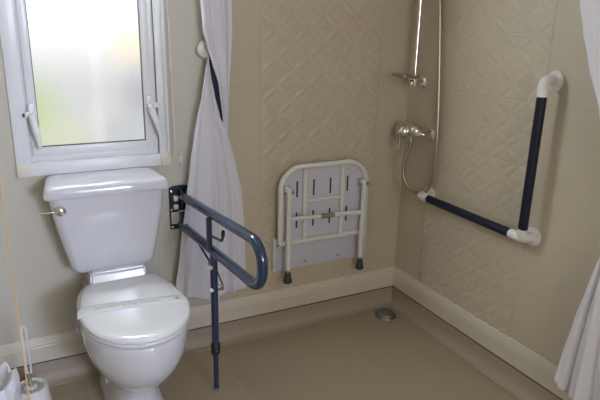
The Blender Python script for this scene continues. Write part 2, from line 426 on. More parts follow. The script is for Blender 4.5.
# ------------------------------------------------------------ toilet
def oval(xc, hw, yb, yf, z, nb=4.0, nf=2.1, n=56, split=0.52):
    """closed outline: rounded-square at the back (yb), round at the front (yf)"""
    ym = yb+(yf-yb)*split; out = []
    for k in range(n):
        t = 2*PI*k/n; c, s = math.cos(t), math.sin(t)
        if s <= 0:
            x = abs(c)**(2/nf)*math.copysign(1, c); y = ym+(yf-ym)*abs(s)**(2/nf)
        else:
            x = abs(c)**(2/nb)*math.copysign(1, c); y = ym+(yb-ym)*abs(s)**(2/nb)
        out.append((xc+hw*x, y, z))
    return out
TX = -1.511
toi = thing('toilet', (TX, -0.35, 0), 'white ceramic close-coupled toilet with closed lid below the window', 'toilet')
# pan: bowl and pedestal
rings = []
for z, hw, yb, yf, nb, nf in ((0.0, 0.112, -0.04, -0.47, 6, 2.6), (0.01, 0.113, -0.04, -0.472, 6, 2.6), (0.03, 0.104, -0.04, -0.462, 6, 2.6), (0.10, 0.090, -0.04, -0.455, 6, 2.5),
                        (0.165, 0.084, -0.04, -0.468, 5, 2.4), (0.185, 0.092, -0.04, -0.505, 4, 2.3), (0.205, 0.108, -0.04, -0.545, 4, 2.2), (0.235, 0.130, -0.05, -0.590, 3.5, 2.15),
                        (0.27, 0.151, -0.06, -0.628, 3.5, 2.1), (0.31, 0.169, -0.06, -0.658, 3.3, 2.05), (0.35, 0.181, -0.06, -0.676, 3.2, 2.05),
                        (0.39, 0.188, -0.06, -0.687, 3.2, 2.05), (0.43, 0.190, -0.06, -0.691, 3.2, 2.05), (0.450, 0.189, -0.06, -0.690, 3.2, 2.05), (0.457, 0.184, -0.06, -0.685, 3.2, 2.05)):
    rings.append(oval(TX, hw, yb, yf, z, nb, nf, 64, 0.56))
g = G().loft(rings); g.build('pan', M['ceramic'], toi, angle=60)
g = G()
g.loft([[(TX-0.012+sx*0.113*k, -0.02 if sy > 0 else -0.02-0.185*k2, z) for sx, sy in ((1, 1), (-1, 1), (-1, -1), (1, -1))] for z, k, k2 in ((0.44, 1.0, 1.06), (0.50, 0.98, 1.0), (0.545, 0.94, 0.98))])
bmx = bmesh.new(); me = bpy.data.meshes.new('tmp'); me.from_pydata(g.v, [], g.f); bmx.from_mesh(me); bmesh.ops.bevel(bmx, geom=bmx.edges[:], offset=0.009, segments=3, affect='EDGES')
g = G().bmadd(bmx); bmx.free(); g.build('cistern_shelf', M['ceramic'], toi)
g = G().lathe((TX-0.092, -0.24, 0.085), (-1, 0, 0), [(0.022, -0.02), (0.022, 0.006), (0.017, 0.012), (0.002, 0.014)], 18); g.build('fixing_cap', M['ceramic'], toi)
# cistern
def rrect(xc, hw, y0, y1, z, r, n=5):
    out = []
    r = min(r, hw*0.99, abs(y1-y0)/2*0.99); yl, yh = min(y0, y1), max(y0, y1)
    for cx, cy, a0 in ((xc+hw-r, yh-r, 0), (xc-hw+r, yh-r, PI/2), (xc-hw+r, yl+r, PI), (xc+hw-r, yl+r, 1.5*PI)):
        for k in range(n+1):
            a = a0+PI/2*k/n; out.append((cx+r*math.cos(a), cy+r*math.sin(a), z))
    return out
CX = -1.537
rings = []
for z, hw, yf in ((0.532, 0.134, -0.142), (0.535, 0.148, -0.150), (0.542, 0.157, -0.155), (0.560, 0.165, -0.160), (0.62, 0.178, -0.166), (0.70, 0.194, -0.175), (0.78, 0.208, -0.183), (0.866, 0.218, -0.190)):
    rings.append(rrect(CX+0.004+(0.858-z)*0.02, hw, -0.008, yf, z, 0.035 if z > 0.55 else 0.03))
cist = G().loft(rings).build('cistern', M['ceramic'], toi, angle=50)
rings = []
for z, d in ((0.861, 0.004), (0.863, 0.0), (0.874, -0.001), (0.888, 0.0), (0.898, 0.004), (0.905, 0.010), (0.909, 0.018), (0.911, 0.030), (0.912, 0.06)):
    rings.append([(CX+0.002+(x-CX)*(1-0.07*(y+0.212)/0.2), y, z_) for x, y, z_ in rrect(CX, 0.233-d, -0.004-d*0.1, -0.212+d, z, 0.028)])
G().loft(rings).build('cistern_lid', M['ceramic'], toi, angle=60)
# flush lever
lev = G().lathe((-1.713, -0.182, 0.815), (0, -1, 0), [(0.017, 0), (0.020, 0.006), (0.021, 0.015), (0.018, 0.023), (0.010, 0.028), (0.001, 0.029)], 20)
lev.tube([(-1.713, -0.190, 0.815), (-1.735, -0.192, 0.812), (-1.764, -0.192, 0.811), (-1.782, -0.190, 0.810)], [0.005, 0.0035, 0.0035, 0.0042], 10)
lev.build('flush_lever', M['chrome'], cist)
# seat ring and lid
def taper(y): return 1-0.25*max(0, min(1, (y+0.45)/0.28))**1.5
def plate(name, zs_ds, nb, m, yb, yf, hw, par=toi):
    rings = [[(TX+(x-TX)*taper(y), y, z_+0.005) for x, y, z_ in oval(TX, hw-d, yb-d, yf+d, z, nb, 2.05, 64, 0.5)] for z, d in zs_ds]
    return G().loft(rings).build(name, m, par, angle=60)
plate('seat', ((0.459, 0.006), (0.461, 0.001), (0.466, 0), (0.471, 0.001), (0.474, 0.006)), 9, M['seatplastic'], -0.182, -0.694, 0.192)
plate('seat_lid', ((0.475, 0.006), (0.477, 0.002), (0.483, 0.0), (0.489, 0.002), (0.494, 0.007), (0.498, 0.016), (0.5005, 0.030), (0.5025, 0.06), (0.5035, 0.10), (0.504, 0.14)), 9, M['seatplastic'], -0.172, -0.700, 0.195)
for sx in (-1, 1): G().box(TX+sx*0.075-0.018, TX+sx*0.075+0.018, -0.215, -0.188, 0.456, 0.4785, 0.004).build('hinge', M['seatplastic'], toi)
# paper band across the lid
def lid_z(x, y):
    yb, yf, hw = -0.172, -0.700, 0.195; x = TX+(x-TX)/taper(y); ym = yb+(yf-yb)*0.5
    nx = abs(x-TX)/hw; ny = abs(y-ym)/abs((yf-ym)); e = 2.05 if y < ym else 9
    rr = (nx**e+ny**e)**(1/e); d = (1-rr)*hw
    tab = [(0, 0.486), (0.002, 0.489), (0.007, 0.494), (0.016, 0.498), (0.03, 0.5005), (0.06, 0.5025), (0.10, 0.5035), (0.14, 0.504), (0.3, 0.504)]
    for (a, za), (b, zb) in zip(tab, tab[1:]):
        if d <= b: return za+(zb-za)*max(0, (d-a))/(b-a)+0.005
    return 0.509
band = thing('paper_band', (TX, -0.43, 0.504), 'white paper hygiene band with gold lettering wrapped over the toilet lid', 'paper band')
A = Vector((-1.709, -0.425)); B = Vector((-1.324, -0.475)); dr = (B-A).normalized(); pr = Vector((-dr.y, dr.x)); wdt = 0.030
vs = []; nu = 48
row = []
for i in range(nu+1):
    t = i/nu
    for s in (-1, -0.33, 0.33, 1):
        p = A.lerp(B, t)+pr*wdt*s; vs.append((p.x, p.y, lid_z(p.x, p.y)+0.0012))
def side(x, sgn):
    for dz, dx in ((0.478, 0.0005), (0.455, 0.002), (0.435, -0.002)):
        for s in (-1, -0.33, 0.33, 1):
            p = (A if sgn < 0 else B)+pr*wdt*s
            yield (p.x+sgn*(dx+0.002)-sgn*0.001*abs(s), p.y, dz)
left = list(side(A.x, -1)); right = list(side(B.x, 1))
rows = [left[i*4:i*4+4] for i in (2, 1, 0)]+[vs[i*4:i*4+4] for i in range(nu+1)]+[right[i*4:i*4+4] for i in range(3)]
g = G().loft(rows, cap=False, closed=False)
bo = g.build('band', M['paper'], band, angle=80)
md = bo.modifiers.new('s', 'SOLIDIFY'); md.thickness = 0.0004; md.offset = 1
def text_mesh(body, size, name, m, parent, mtx, zfun=None, ext=0.0002, width=None):
    cu = bpy.data.curves.new(name, 'FONT'); cu.body = body; cu.size = size; cu.extrude = ext; cu.align_x = 'LEFT'; cu.align_y = 'CENTER'
    to = bpy.data.objects.new(name, cu); COL.objects.link(to); bpy.context.view_layer.update()
    me = bpy.data.meshes.new_from_object(to.evaluated_get(bpy.context.evaluated_depsgraph_get()))
    bpy.data.objects.remove(to); vs = [v.co.copy() for v in me.vertices]
    if width:
        w = max(v.x for v in vs)-min(v.x for v in vs); k = width/w; vs = [Vector((v.x*k, v.y, v.z)) for v in vs]
    vs = [mtx @ v for v in vs]
    if zfun: vs = [Vector((v.x, v.y, v.z+zfun(v.x, v.y))) for v in vs]
    return link(name, vs, [tuple(p.vertices) for p in me.polygons], m, parent, False)
ang = math.atan2(dr.y, dr.x); T0 = A+dr*0.060+pr*0.0035
text_mesh('SANITISED  for your protection', 0.017, 'gold_lettering', M['goldink'], band, Matrix.Translation((T0.x, T0.y, 0.0018)) @ Matrix.Rotation(ang, 4, 'Z'), lid_z, width=0.228)
P0 = A+dr*0.352+pr*0.004
g = G(); Rm = Matrix.Translation((P0.x, P0.y, lid_z(P0.x, P0.y)+0.0022)) @ Matrix.Rotation(ang, 4, 'Z')
g.box(-0.013, 0.013, -0.0035, 0.0035, 0, 0.0006, mtx=Rm); g.box(-0.0042, 0.0042, -0.012, 0.012, 0, 0.0007, mtx=Rm)
g.build('gold_cross', M['goldcross'], band, smooth=False)

# ------------------------------------------------------------ drop-down support rail
ra = thing('support_rail', (-1.21, -0.02, 0.61), 'navy drop-down support rail with floor leg fixed beside the toilet', 'grab rail')
g = G(); rings = []
for y, d in ((0, 0), (-0.006, 0), (-0.009, 0.003)):
    pts = []
    for k in range(9): a = PI*k/8; pts.append((-1.209+(0.048-d)*math.cos(a), y, 0.800+(0.014-d*0.5)*math.sin(a)))
    for p in ((-1.257+d, 0.614+d), (-1.161-d, 0.614+d)): pts.append((p[0], y, p[1]))
    rings.append(pts)
g.loft(rings)
g.box(-1.216, -1.210, -0.055, -0.008, 0.62, 0.80, 0.002); g.box(-1.186, -1.180, -0.055, -0.008, 0.62, 0.80, 0.002)
wpl = g.build('wall_plate', M['navyplate'], ra, angle=30)
def rail_x(y): return -1.204+0.070*(-y-0.05)
top = lambda y: 0.772+0.046*(-y-0.05)
bot = lambda y: 0.634+0.006*(-y-0.05)
ye = -0.788
P = [(rail_x(-0.045), -0.045, top(-0.045)), (rail_x(ye), ye, top(ye)), (rail_x(ye), ye, bot(ye)), (rail_x(-0.012)-0.004, -0.012, bot(-0.012))]
G().tube(round_path(P, 0.074, 10), 0.0192, 18).build('rail_loop', M['navy'], ra, angle=60)
lx = -1.183; ly = -0.375
G().tube([(lx-0.016, ly, top(ly)-0.012), (lx-0.016, ly, bot(ly)+0.01)], 0.0115, 14).build('upright', M['navy'], ra)
lgo = G().tube([(lx, ly, bot(ly)-0.008), (lx, ly, 0.225)], 0.0150, 16).build('leg', M['navy'], ra)
lex = G().tube([(lx, ly, 0.215), (lx, ly, 0.012)], 0.0112, 16).build('leg_extension', M['navy'], ra)
G().lathe((lx, ly, 0.175), (0, 0, 1), [(0.017, 0), (0.019, 0.003), (0.019, 0.020), (0.0165, 0.023), (0.0165, 0.027), (0.0195, 0.030), (0.0195, 0.046), (0.0165, 0.050)], 20).build('locking_collar', M['black'], lgo)
G().lathe((lx, ly, 0), (0, 0, 1), [(0.0135, 0), (0.0135, 0.006), (0.010, 0.008), (0.010, 0.014)], 18).build('foot', M['dullmetal'], lex)
for z, dd, pp in ((0.30, 0.0145, lgo), (0.265, 0.0145, lgo), (0.14, 0.011, lex), (0.10, 0.011, lex)):
    G().lathe((lx, ly-dd, z), (0, -1, 0), [(0.003, 0), (0.003, 0.001)], 8).build('adjustment_hole', M['black'], pp)
G().tube(round_path([(lx-0.016, ly, 0.705), (lx+0.004, ly-0.092, 0.709), (lx+0.005, ly-0.100, 0.738)], 0.012, 5), 0.0055, 10).build('hook', M['navy'], ra)
G().lathe((lx+0.005, ly-0.100, 0.730), (0.02, -0.05, 1), [(0.0075, 0), (0.0078, 0.015), (0.006, 0.024), (0.001, 0.026)], 12).build('hook_tip', M['black'], ra)
g = G().tube([(rail_x(-0.06), -0.06, 0.655), (lx+0.004, ly+0.03, 0.560)], 0.0045, 8)
g.build('stay', M['black'], ra)
g = G().box(lx-0.008, lx+0.008, ly-0.005, ly+0.05, 0.545, 0.575, 0.003); g.build('leg_bracket', M['navy'], ra)
for x, z in ((lx-0.020, 0.568), (lx-0.018, 0.470)):
    G().lathe((x+0.008, ly-0.004, z), (-1, -0.25, 0), [(0.009, -0.004), (0.010, 0.002), (0.010, 0.010), (0.006, 0.014), (0.001, 0.015)], 12).build('white_cap', M['whiteplastic'], ra)
g = G().box(lx+0.006, lx+0.040, ly-0.006, ly+0.006, 0.460, 0.484, 0.003); g.build('latch', M['dullmetal'], ra)
G().tube([(lx+0.014, ly, 0.545), (lx+0.034, ly, 0.486)], 0.003, 8).build('latch_rod', M['black'], ra)
for z in (0.760, 0.722):
    G().box(-1.243, -1.223, -0.034, -0.008, z-0.010, z+0.013, 0.004).build('white_block', M['whiteplastic'], ra)
for x, z in ((-1.247, 0.790), (-1.168, 0.790), (-1.249, 0.706), (-1.248, 0.626), (-1.170, 0.626)):
    G().lathe((x, -0.009, z), (0, -1, 0), [(0.006, 0), (0.0055, 0.003), (0.001, 0.004)], 12).build('screw', M['chrome'], wpl)
G().tube([(-1.232, -0.058, 0.712), (-1.180, -0.058, 0.712)], 0.004, 8).build('pivot_pin', M['dullmetal'], ra)
lb = G().box(-1.252, -1.198, -0.0115, -0.0085, 0.640, 0.694, 0.001); lbo = lb.build('sticker', M['label'], wpl)
g = G()
for k, (a, b) in enumerate(((0.16, 0.8), (0.1, 0.9), (0.1, 0.86), (0.1, 0.92))):
    z = 0.683-k*0.010; w = 0.052; n = 9
    for j in range(n):
        t0 = a+(b-a)*j/n; g.box(-1.251+w*t0, -1.251+w*(t0+(b-a)/n*0.72), -0.0121, -0.0114, z-0.0018, z+0.0018)
o = g.build('red_print', M['redprint'], wpl, smooth=False)

# ------------------------------------------------------------ folded shower seat
ss = thing('shower_bench', (-0.5, -0.01, 0.27), 'white tubular fold-up shower seat folded flat against the patterned back wall', 'shower seat')
YF = -0.055
g = G(); rings = []
for y, d in ((-0.030, 0.004), (-0.034, 0), (-0.042, 0), (-0.046, 0.004)):
    pts = []
    x0, x1, z0, z1, r = -0.737, -0.266, 0.478, 0.858, 0.105
    for cx, cz, a0, rr in ((x1-r, z1-r, 0, r), (x0+r, z1-r, PI/2, r), (x0+0.02, z0+0.02, PI, 0.02), (x1-0.02, z0+0.02, 1.5*PI, 0.02)):
        for k in range(9):
            a = a0+PI/2*k/8; pts.append((cx+(rr-d)*math.cos(a), y, cz+(rr-d)*math.sin(a)))
    rings.append(pts)
g.loft(rings); g.build('seat_board', M['seatboard'], ss, angle=35)
x0, x1, z0, z1 = -0.740, -0.263, 0.482, 0.857
G().tube(round_path([(x0, YF, z0), (x0, YF, z1), (x1, YF, z1), (x1, YF, z0)], 0.110, 10, closed=False), 0.0135, 14).build('seat_frame', M['enamel'], ss, angle=60)
G().tube([(x0-0.005, YF, 0.480), (x1+0.005, YF, 0.480)], 0.0125, 14).build('frame_rail', M['enamel'], ss)
for x in (-0.611, -0.401): G().tube([(x, YF, 0.845), (x, YF, 0.488)], 0.0115, 12).build('frame_bar', M['enamel'], ss)
G().tube([(-0.602, YF-0.001, 0.685), (-0.409, YF-0.001, 0.685)], 0.010, 12).build('frame_bar', M['enamel'], ss)
for x in (-0.649, -0.558, -0.465, -0.367):
    for z in (0.745, 0.588):
        G().box(x-0.0048, x+0.0048, -0.0468, -0.044, z-0.040, z+0.040, 0.001).build('drain_slot', M['slot'], ss)
for x, z in ((-0.690, 0.79), (-0.512, 0.795), (-0.318, 0.79), (-0.508, 0.555), (-0.33, 0.545), (-0.69, 0.55), (-0.50, 0.62)):
    G().lathe((x, -0.0455, z), (0, -1, 0), [(0.012, 0), (0.011, 0.0025), (0.001, 0.003)], 14).build('rivet', M['seatboard'], ss)
YL = -0.082
for x in (-0.709, -0.291):
    lg = G().tube([(x, YL, 0.765), (x, YL, 0.352)], 0.0125, 14).build('leg', M['enamel'], ss)
    G().tube([(x, YL, 0.575-0.04), (x, YL, 0.575-0.055)], 0.0145, 14).build('leg_sleeve', M['enamel'], lg)
    G().tube([(x, YL, 0.365), (x, YL, 0.322)], 0.0095, 12).build('leg_pin', M['dullmetal'], lg)
    G().lathe((x, YL, 0.284), (0, 0, 1), [(0.020, 0), (0.022, 0.004), (0.0205, 0.018), (0.018, 0.022), (0.0145, 0.050), (0.012, 0.056), (0.001, 0.057)], 18).build('rubber_foot', M['rubber'], lg)
    sg = 1 if x > -0.5 else -1
    g = G().tube([(x-0.022, YL, 0.742), (x+0.022, YL, 0.742)], 0.004, 8)
    g.lathe((x+0.019, YL, 0.742), (1, 0, 0), [(0.009, 0), (0.009, 0.006), (0.001, 0.007)], 8); g.lathe((x-0.019, YL, 0.742), (-1, 0, 0), [(0.008, 0), (0.008, 0.005), (0.001, 0.006)], 8)
    g.build('pivot_bolt', M['dullmetal'], lg)
    G().box(x-0.0145, x+0.0145, YL-0.004, YF+0.002, 0.728, 0.770, 0.005).build('pivot_lug', M['enamel'], ss)
G().tube([(-0.709, YL, 0.612), (-0.292, YL, 0.598)], 0.0105, 14).build('leg_crossbar', M['enamel'], ss)
G().tube([(-0.535, YL-0.002, 0.6065), (-0.462, YL-0.002, 0.604)], 0.0118, 12).build('crossbar_joiner', M['dullmetal'], ss)
G().box(-0.760, -0.210, -0.012, 0.0, 0.320, 0.492, 0.003).build('mounting_plate', M['seatboard'], ss)
for x, z in ((-0.735, 0.455), (-0.58, 0.350), (-0.385, 0.352)):
    G().lathe((x, -0.012, z), (0, -1, 0), [(0.0065, 0), (0.006, 0.003), (0.001, 0.004)], 12).build('screw', M['dullmetal'], ss)
for x in (-0.758, -0.240):
    G().box(x-0.0045, x+0.0045, -0.032, -0.010, 0.415 if x > -.5 else 0.34, 0.678 if x > -.5 else 0.50, 0.002).build('side_arm', M['enamel'], ss)

# ------------------------------------------------------------ L-shaped grab bar
gb = thing('grab_bar', (0, -0.89, 0.70), 'L-shaped navy grab bar with white fittings on the right wall', 'grab bar')
XB = -0.068
def flange(y, z):
    fl = G().lathe((0, y, z), (-1, 0, 0), [(0.039, 0), (0.040, 0.004), (0.038, 0.009), (0.030, 0.013), (0.022, 0.015), (0.021, 0.020)], 28).build('wall_flange', M['whiteplastic'], gb)
    for a in (0.6, 2.7, 4.8):
        G().lathe((-0.011, y+0.030*math.cos(a), z+0.030*math.sin(a)), (-1, 0, 0), [(0.004, 0), (0.0035, 0.0015), (0.001, 0.002)], 10).build('screw', M['dullmetal'], fl)
flange(-0.893, 1.320); flange(-0.893, 0.697); flange(-0.242, 0.703)
G().tube(round_path([(-0.012, -0.893, 1.325), (XB, -0.893, 1.325), (XB, -0.896, 1.262)], 0.042, 8), 0.0195, 18).build('elbow', M['whiteplastic'], gb)
G().tube(round_path([(-0.012, -0.242, 0.703), (XB, -0.242, 0.703), (XB, -0.312, 0.703)], 0.042, 8), 0.0195, 18).build('elbow', M['whiteplastic'], gb)
g = G().tube(round_path([(-0.012, -0.893, 0.697), (XB, -0.893, 0.697), (XB, -0.893, 0.74)], 0.028, 6), 0.0195, 18)
g.tube(round_path([(-0.03, -0.893, 0.700), (XB, -0.893, 0.700), (XB, -0.835, 0.702)], 0.024, 6), 0.0195, 18)
g.build('corner_joint', M['whiteplastic'], gb, angle=70)
G().tube([(XB, -0.896, 1.268), (XB, -0.894, 0.738)], 0.0190, 20).build('vertical_bar', M['navyplastic'], gb)
G().tube([(XB, -0.308, 0.703), (XB, -0.840, 0.702)], 0.0190, 20).build('horizontal_bar', M['navyplastic'], gb)

# ------------------------------------------------------------ shower
sh = thing('shower_rail', (0, -0.12, 1.25), 'chrome shower riser rail with soap dish in the corner on the right wall', 'shower rail')
XR = -0.052
G().tube([(XR, -0.113, 2.02), (XR, -0.113, 1.228)], 0.0105, 18).build('riser', M['chrome'], sh)
for z in (1.240, 2.00):
    g = G().lathe((0, -0.116, z), (-1, 0, 0), [(0.031, 0), (0.032, 0.004), (0.025, 0.012), (0.015, 0.018), (0.013, 0.045), (0.014, 0.052)], 24)
    g.lathe((XR-0.018, -0.115, z), (-0.75, -0.65, 0), [(0.012, -0.015), (0.0155, -0.004), (0.015, 0.006), (0.009, 0.013), (0.001, 0.015)], 18)
    g.build('rail_bracket', M['chrome'], sh)
g = G()
rings = []
for k, (sx, z, dz) in enumerate(((0.20, 1.262, 0), (0.55, 1.264, 0), (0.85, 1.271, 0), (1.0, 1.281, 0), (0.97, 1.283, 0), (0.8, 1.275, 0), (0.5, 1.270, 0), (0.05, 1.269, 0))):
    rings.append([(-0.120+0.078*sx*math.cos(2*PI*j/32), -0.128+0.048*sx*math.sin(2*PI*j/32), z-0.10*0.078*sx*math.cos(2*PI*j/32)) for j in range(32)])
g.loft(rings); g.build('soap_dish', M['dish'], sh, angle=60)
G().lathe((XR, -0.113, 1.258), (0, 0, 1), [(0.0165, 0), (0.0175, 0.003), (0.0175, 0.022), (0.0125, 0.026)], 18).build('dish_clamp', M['chrome'], sh)

mx_ = thing('shower_mixer', (0, -0.12, 1.0), 'chrome shower mixer valve with lever below the riser rail', 'shower mixer')
XM = -0.062
rg = []
for y, r in ((-0.050, 0.02), (-0.056, 0.031), (-0.072, 0.037), (-0.160, 0.038), (-0.178, 0.033), (-0.190, 0.022), (-0.196, 0.013)):
    rg.append([(XM+r*0.95*math.cos(2*PI*k/24), y, 1.010+r*math.sin(2*PI*k/24)) for k in range(24)])
G().loft(rg).build('body', M['chrome'], mx_, angle=60)
G().lathe((XM-0.020, -0.112, 1.003), (-1, -0.12, 0), [(0.036, 0), (0.039, 0.010), (0.0385, 0.022), (0.034, 0.036), (0.024, 0.045), (0.013, 0.049), (0.010, 0.053), (0.001, 0.054)], 28).build('dial', M['chrome'], mx_, angle=60)
G().tube([(XM-0.052, -0.112, 0.990), (XM-0.054, -0.114, 0.95), (XM-0.058, -0.116, 0.915)], [0.010, 0.0085, 0.0075], 12).build('lever', M['dullmetal'], mx_)
for y in (-0.214, -0.035):
    g = G().lathe((0, y, 1.000), (-1, 0, 0), [(0.028, 0), (0.028, 0.004), (0.020, 0.009), (0.013, 0.010)], 24)
    g.tube(round_path([(-0.006, y, 1.0), (XM, y, 1.0), (XM, -0.13, 1.003)], 0.02, 5), 0.0115, 14)
    if y < -0.1: g.lathe((XM, -0.192, 1.003), (0, -1, 0), [(0.016, 0), (0.0165, 0.004), (0.0165, 0.014), (0.012, 0.016)], 6)
    g.build('inlet_elbow', M['chrome'], mx_)
G().lathe((XM-0.012, -0.150, 0.984), (0, 0, -1), [(0.013, 0), (0.013, 0.012), (0.010, 0.014), (0.010, 0.030), (0.008, 0.034)], 16).build('outlet', M['chrome'], mx_)
# hose
hp = [(XM-0.012, -0.150, 0.960), (-0.075, -0.145, 0.915), (-0.090, -0.135, 0.86), (-0.095, -0.135, 0.80), (-0.085, -0.150, 0.745), (-0.064, -0.185, 0.708), (-0.046, -0.225, 0.706),
      (-0.035, -0.262, 0.735), (-0.030, -0.283, 0.79), (-0.028, -0.290, 0.87), (-0.028, -0.288, 1.00), (-0.028, -0.272, 1.20), (-0.030, -0.252, 1.40), (-0.034, -0.232, 1.60), (-0.042, -0.205, 1.80), (-0.060, -0.170, 1.95), (-0.085, -0.135, 1.99)]
def catmull(P, k=10):
    P = [Vector(p) for p in P]; Q = [P[0]*2-P[1]]+P+[P[-1]*2-P[-2]]; out = []
    for i in range(1, len(Q)-2):
        a, b, c, d = Q[i-1:i+3]
        for j in range(k):
            t = j/k; out.append(0.5*((2*b)+(c-a)*t+(2*a-5*b+4*c-d)*t*t+(3*b-a-3*c+d)*t**3))
    out.append(P[-1]); return out
pts = catmull(hp, 40); rad = [0.0088+(0.0009 if i % 2 else -0.0003) for i in range(len(pts))]
hs = thing('shower_hose', (-0.03, -0.28, 0.71), 'flexible metal shower hose looping down from the mixer valve', 'hose')
G().tube(pts, rad, 10).build('hose_tube', M['hose'], hs, angle=80)
# hand set above the frame, held at the top of the riser
hh = thing('shower_handset', (-0.07, -0.13, 1.98), 'chrome hand shower parked at the top of the riser rail', 'shower head')
G().tube([(-0.088, -0.133, 1.985), (-0.12, -0.15, 2.06), (-0.17, -0.18, 2.12)], [0.011, 0.013, 0.015], 14).build('grip', M['chrome'], hh)
G().lathe((-0.178, -0.185, 2.135), (-0.5, -0.3, -0.8), [(0.01, -0.012), (0.035, 0.0), (0.042, 0.012), (0.040, 0.020), (0.001, 0.021)], 24).build('spray_head', M['chrome'], hh)

# drain
dr_ = thing('floor_drain', (-0.138, -0.135, 0), 'round grey metal floor drain in the shower corner', 'drain')
G().lathe((-0.138, -0.132, 0), (0, 0, 1), [(0.058, 0), (0.057, 0.004), (0.054, 0.007), (0.050, 0.008), (0.048, 0.0075)], 36).build('rim', M['drainmetal'], dr_)
G().lathe((-0.138, -0.132, 0.006), (0, 0, 1), [(0.050, 0), (0.0505, 0.010), (0.047, 0.0145), (0.030, 0.0185), (0.001, 0.0195)], 36).build('cover', M['drainmetal'], dr_, angle=60)

# ------------------------------------------------------------ curtains
def interp(rows, z):
    rows = sorted(rows)
    if z <= rows[0][0]: return rows[0][1:]
    for a, b in zip(rows, rows[1:]):
        if z <= b[0]:
            t = (z-a[0])/(b[0]-a[0]); t = t*t*(3-2*t)*0.4+t*0.6
            return [p+(q-p)*t for p, q in zip(a[1:], b[1:])]
    return rows[-1][1:]
def sheet(rows, n_pl, zlo, zhi, axis, nu=96, nv=90, seed=0, sharp=0.8, hemf=None):
    """rows: (z, edge a, edge b, mean distance off the wall, pleat depth)"""
    vs = []
    for j in range(nv+1):
        v = j/nv
        for i in range(nu+1):
            u = i/nu
            zz = zlo+(zhi-zlo)*v
            if hemf: zz += hemf(u)*(1-v)**2
            a, b, off, amp = interp(rows, zz)
            ph = 2*PI*n_pl*(u+0.035*math.sin(7*u+seed)+0.02*math.sin(zz*3+seed))
            d = amp*(math.sin(ph)+0.35*math.sin(2.3*ph+seed+zz*2))*(0.55+0.45*math.sin(5*u+seed)**2)
            s = a+(b-a)*u + 0.25*amp*math.cos(ph)*math.sin(PI*u)
            if axis == 'X': vs.append((s, -(off+d), zz))
            else: vs.append((-(off+d), s, zz))
    n = nu+1
    return vs, [(j*n+i, j*n+i+1, (j+1)*n+i+1, (j+1)*n+i) for j in range(nv) for i in range(nu)]
lower = [(0.288, -1.271, -0.915, 0.060, 0.017), (0.346, -1.262, -0.915, 0.060, 0.016), (0.534, -1.234, -0.921, 0.062, 0.014), (0.761, -1.199, -0.935, 0.064, 0.012), (0.915, -1.176, -0.967, 0.065, 0.010),
         (1.044, -1.154, -1.002, 0.065, 0.008), (1.115, -1.139, -1.036, 0.065, 0.006), (1.21, -1.115, -1.058, 0.063, 0.005), (1.292, -1.099, -1.072, 0.06, 0.004), (1.36, -1.085, -1.078, 0.055, 0.002)]
upper = [(0.92, -1.003, -0.999, 0.055, 0.002), (1.013, -1.012, -0.999, 0.058, 0.004), (1.11, -1.024, -0.998, 0.06, 0.006), (1.25, -1.040, -0.990, 0.06, 0.008), (1.352, -1.070, -0.982, 0.062, 0.010),
         (1.404, -1.088, -0.979, 0.064, 0.011), (1.471, -1.105, -0.976, 0.066, 0.012), (1.585, -1.112, -0.977, 0.066, 0.013), (1.8, -1.125, -0.972, 0.07, 0.015), (2.2, -1.16, -0.955, 0.07, 0.018)]
lc = thing('shower_curtain', (-1.09, -0.1, 0.3), 'long white shower curtain tied back on the back wall beside the support rail', 'curtain', 'shower curtains')
v1, f1 = sheet(lower, 2.6, 0.272, 1.36, 'X', 120, 110, 1.3, hemf=lambda u: 0.014*math.sin(u*9)-0.004*u)
o = link('lower_drape', v1, f1, M['curtain'], lc, True, 180); mdf = o.modifiers.new('s', 'SOLIDIFY'); mdf.thickness = 0.0012
v2, f2 = sheet(upper, 1.8, 0.92, 2.2, 'X', 80, 110, 4.1)
o = link('upper_drape', v2, f2, M['curtain'], lc, True, 180); mdf = o.modifiers.new('s', 'SOLIDIFY'); mdf.thickness = 0.0012
tb = thing('curtain_tieback', (-1.07, -0.05, 1.35), 'dark navy cloth strap in the folds of the tied curtain', 'tieback')
rows = [(1.09, -1.045, -1.005, 0.048, 0.0), (1.16, -1.066, -1.008, 0.046, 0.001), (1.25, -1.080, -1.018, 0.044, 0.001), (1.33, -1.082, -1.035, 0.042, 0.001), (1.352, -1.080, -1.045, 0.040, 0.0)]
v3, f3 = sheet(rows, 1.5, 1.09, 1.352, 'X', 20, 40, 0.4)
o = link('strap', v3, f3, M['navycloth'], tb, True, 180); mdf = o.modifiers.new('s', 'SOLIDIFY'); mdf.thickness = 0.003
def knob(name, base, axis, label):
    k = thing(name, base, label, 'curtain holdback', 'curtain holdbacks')
    G().lathe(base, axis, [(0.016, 0), (0.016, 0.006), (0.009, 0.008), (0.009, 0.016)], 20).build('stem', M['frostdisc'], k)
    G().lathe(base, axis, [(0.018, 0.014), (0.034, 0.017), (0.036, 0.021), (0.034, 0.025), (0.026, 0.028), (0.010, 0.0285), (0.001, 0.0285)], 30).build('disc', M['frostdisc'], k)
knob('curtain_holdback', (-1.082, 0, 1.392), (0, -1, 0), 'round frosted knob on the back wall behind the tied curtain')
knob('curtain_holdback', (0, -1.232, 0.772), (-1, 0, 0), 'round pale knob on the right wall holding the right-hand curtain')
